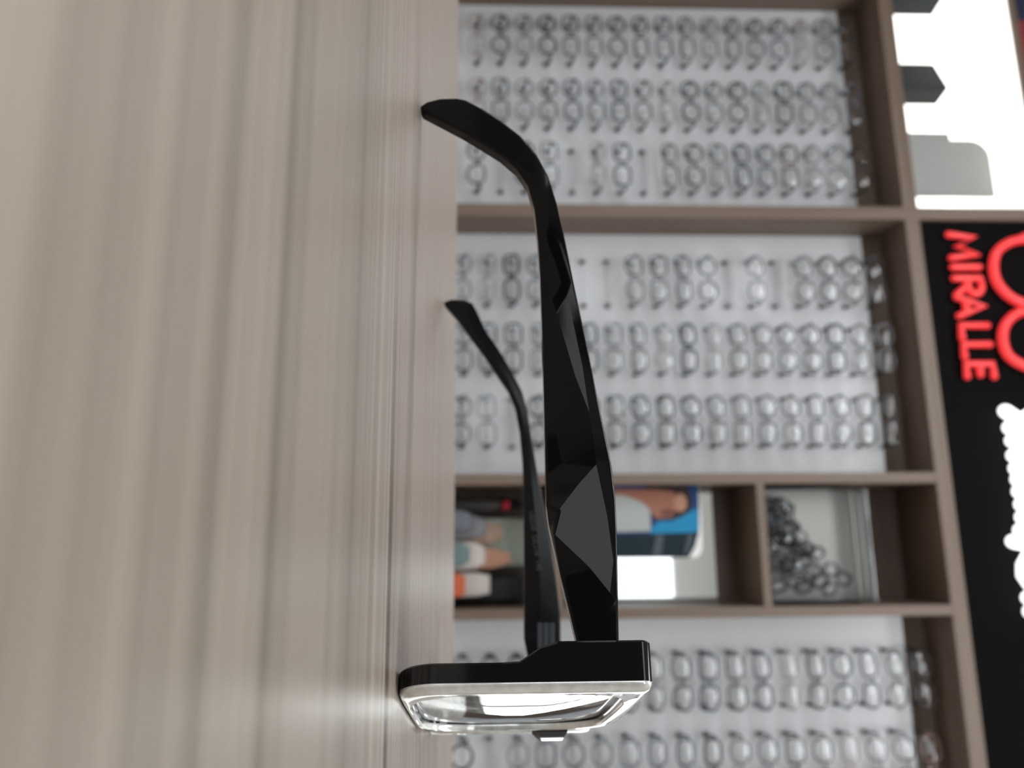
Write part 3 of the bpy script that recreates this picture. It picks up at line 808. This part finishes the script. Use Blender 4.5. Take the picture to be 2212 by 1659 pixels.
# ---- things in the lower cubby, standing on its board
ZS = .64
def item(name, u0, u1, v1, y, dep, m, label, cat, taper=0.0, bev=.006, v0=None):
    a = on_y(1050, u0, y); b = on_y(1050, u1, y); z1 = on_y(v1, (u0 + u1) / 2, y).z
    z0 = ZS if v0 is None else on_y(v0, (u0 + u1) / 2, y).z
    bm = bmesh.new(); n = 10; rings = []
    cx = (a.x + b.x) / 2; hw = abs(b.x - a.x) / 2; cy = y + dep / 2
    prof = [(0, .96), (.03, 1), (.45, 1), (.80, 1 - taper * .3), (.93, 1 - taper), (1, (1 - taper) * .97)]
    for h, s in prof:
        rings.append([bm.verts.new((cx + hw * s * math.copysign(abs(math.cos(t)) ** .45, math.cos(t)), cy + dep / 2 * s * math.copysign(abs(math.sin(t)) ** .45, math.sin(t)), z0 + (z1 - z0) * h)) for t in [2 * math.pi * (k_ + .5) / 20 for k_ in range(20)]])
    strip(bm, rings); bm.faces.new(rings[0]); bm.faces.new(rings[-1])
    return tag(obj(name, bm, m), label, cat)
item('bottle', 1236, 1293, 1004, YF + .012, .03, pm('orange_plastic', (.45, .10, .04)), 'orange bottle just above the table edge in the lower cubby', 'bottle', .25)
item('paper_bag', 1168, 1232, 1048, YF + .045, .03, pm('paper_white', (.48, .43, .40)), 'crumpled off-white paper bag in the lower cubby', 'bag', .35)
item('pouch', 1236, 1290, 1058, YF + .047, .025, pm('paper_white2', (.46, .42, .39)), 'off-white pouch between the orange bottle and the black carton', 'pouch', .2)
item('carton', 1245, 1302, 1132, YF + .11, .05, pm('carton_black', (.018, .020, .022)), 'black carton behind the pouch in the lower cubby', 'box', .0)
item('carton', 1118, 1226, 1140, YF + .12, .05, pm('carton_pale_green', (.38, .43, .36)), 'pale green carton beside the far temple in the lower cubby', 'box', .0)
pb = item('eyeglass_case', 1180, 1232, 1104, YF + .078, .028, pm('peach_plastic', (.38, .20, .14)), 'peach eyeglass case leaning by the pale green carton', 'case', .5)
item('eyeglass_case', 1124, 1178, 1086, YF + .078, .028, pm('tan_plastic', (.30, .20, .15)), 'tan narrow eyeglass case beside the peach one', 'case', .3)
item('pouch', 1112, 1166, 1052, YF + .045, .028, pm('cloth_grey', (.16, .155, .165)), 'dark grey cloth pouch beside the paper bag', 'pouch', .4)
item('pouch', 1100, 1150, 1020, YF + .012, .028, pm('cloth_blue_grey', (.12, .13, .15)), 'blue-grey cloth pouch nearest the cubby upright', 'pouch', .4)
item('pouch', 1168, 1226, 1014, YF + .012, .028, pm('cloth_teal', (.12, .17, .17)), 'teal-grey cloth pouch behind the table edge, beside the orange bottle', 'pouch', .4)
def cap_bottle(u0, u1, v1, y, cm, lab):
    e_x0 = on_y(1050, u0, y).x; e_x1 = on_y(1050, u1, y).x; zt2 = on_y(v1, u0, y).z; cx = (e_x0 + e_x1) / 2; r = abs(e_x1 - e_x0) / 2
    e = empty('bottle', (cx, y, ZS), lab, 'bottle')
    bm = bmesh.new(); rs = []
    for h, s in ((0, .95), (.02, 1), (.80, 1), (.88, .6), (.9, .5)):
        rs.append([bm.verts.new((r * s * math.cos(t), r * s * math.sin(t), (zt2 - ZS) * h)) for t in [2 * math.pi * q / 20 for q in range(20)]])
    strip(bm, rs); bm.faces.new(rs[0]); bm.faces.new(rs[-1]); obj('bottle_body', bm, pm('bottle_dark', (.03, .025, .025)), e, smooth=True)
    bm = bmesh.new(); rs = []
    for h, s in ((.9, .72), (.985, .72), (1, .6)):
        rs.append([bm.verts.new((r * s * math.cos(t), r * s * math.sin(t), (zt2 - ZS) * h)) for t in [2 * math.pi * q / 20 for q in range(20)]])
    strip(bm, rs); bm.faces.new(rs[0]); bm.faces.new(rs[-1]); obj('bottle_cap', bm, cm, e, smooth=True)
cap_bottle(1078, 1106, 1100, YF + .088, pm('cap_red', (.35, .015, .03)), 'dark bottle with a red cap beside the cubby upright')
cap_bottle(1076, 1104, 1126, YF + .150, pm('cap_black', (.012, .012, .014)), 'dark bottle with a black cap behind the red-capped one')
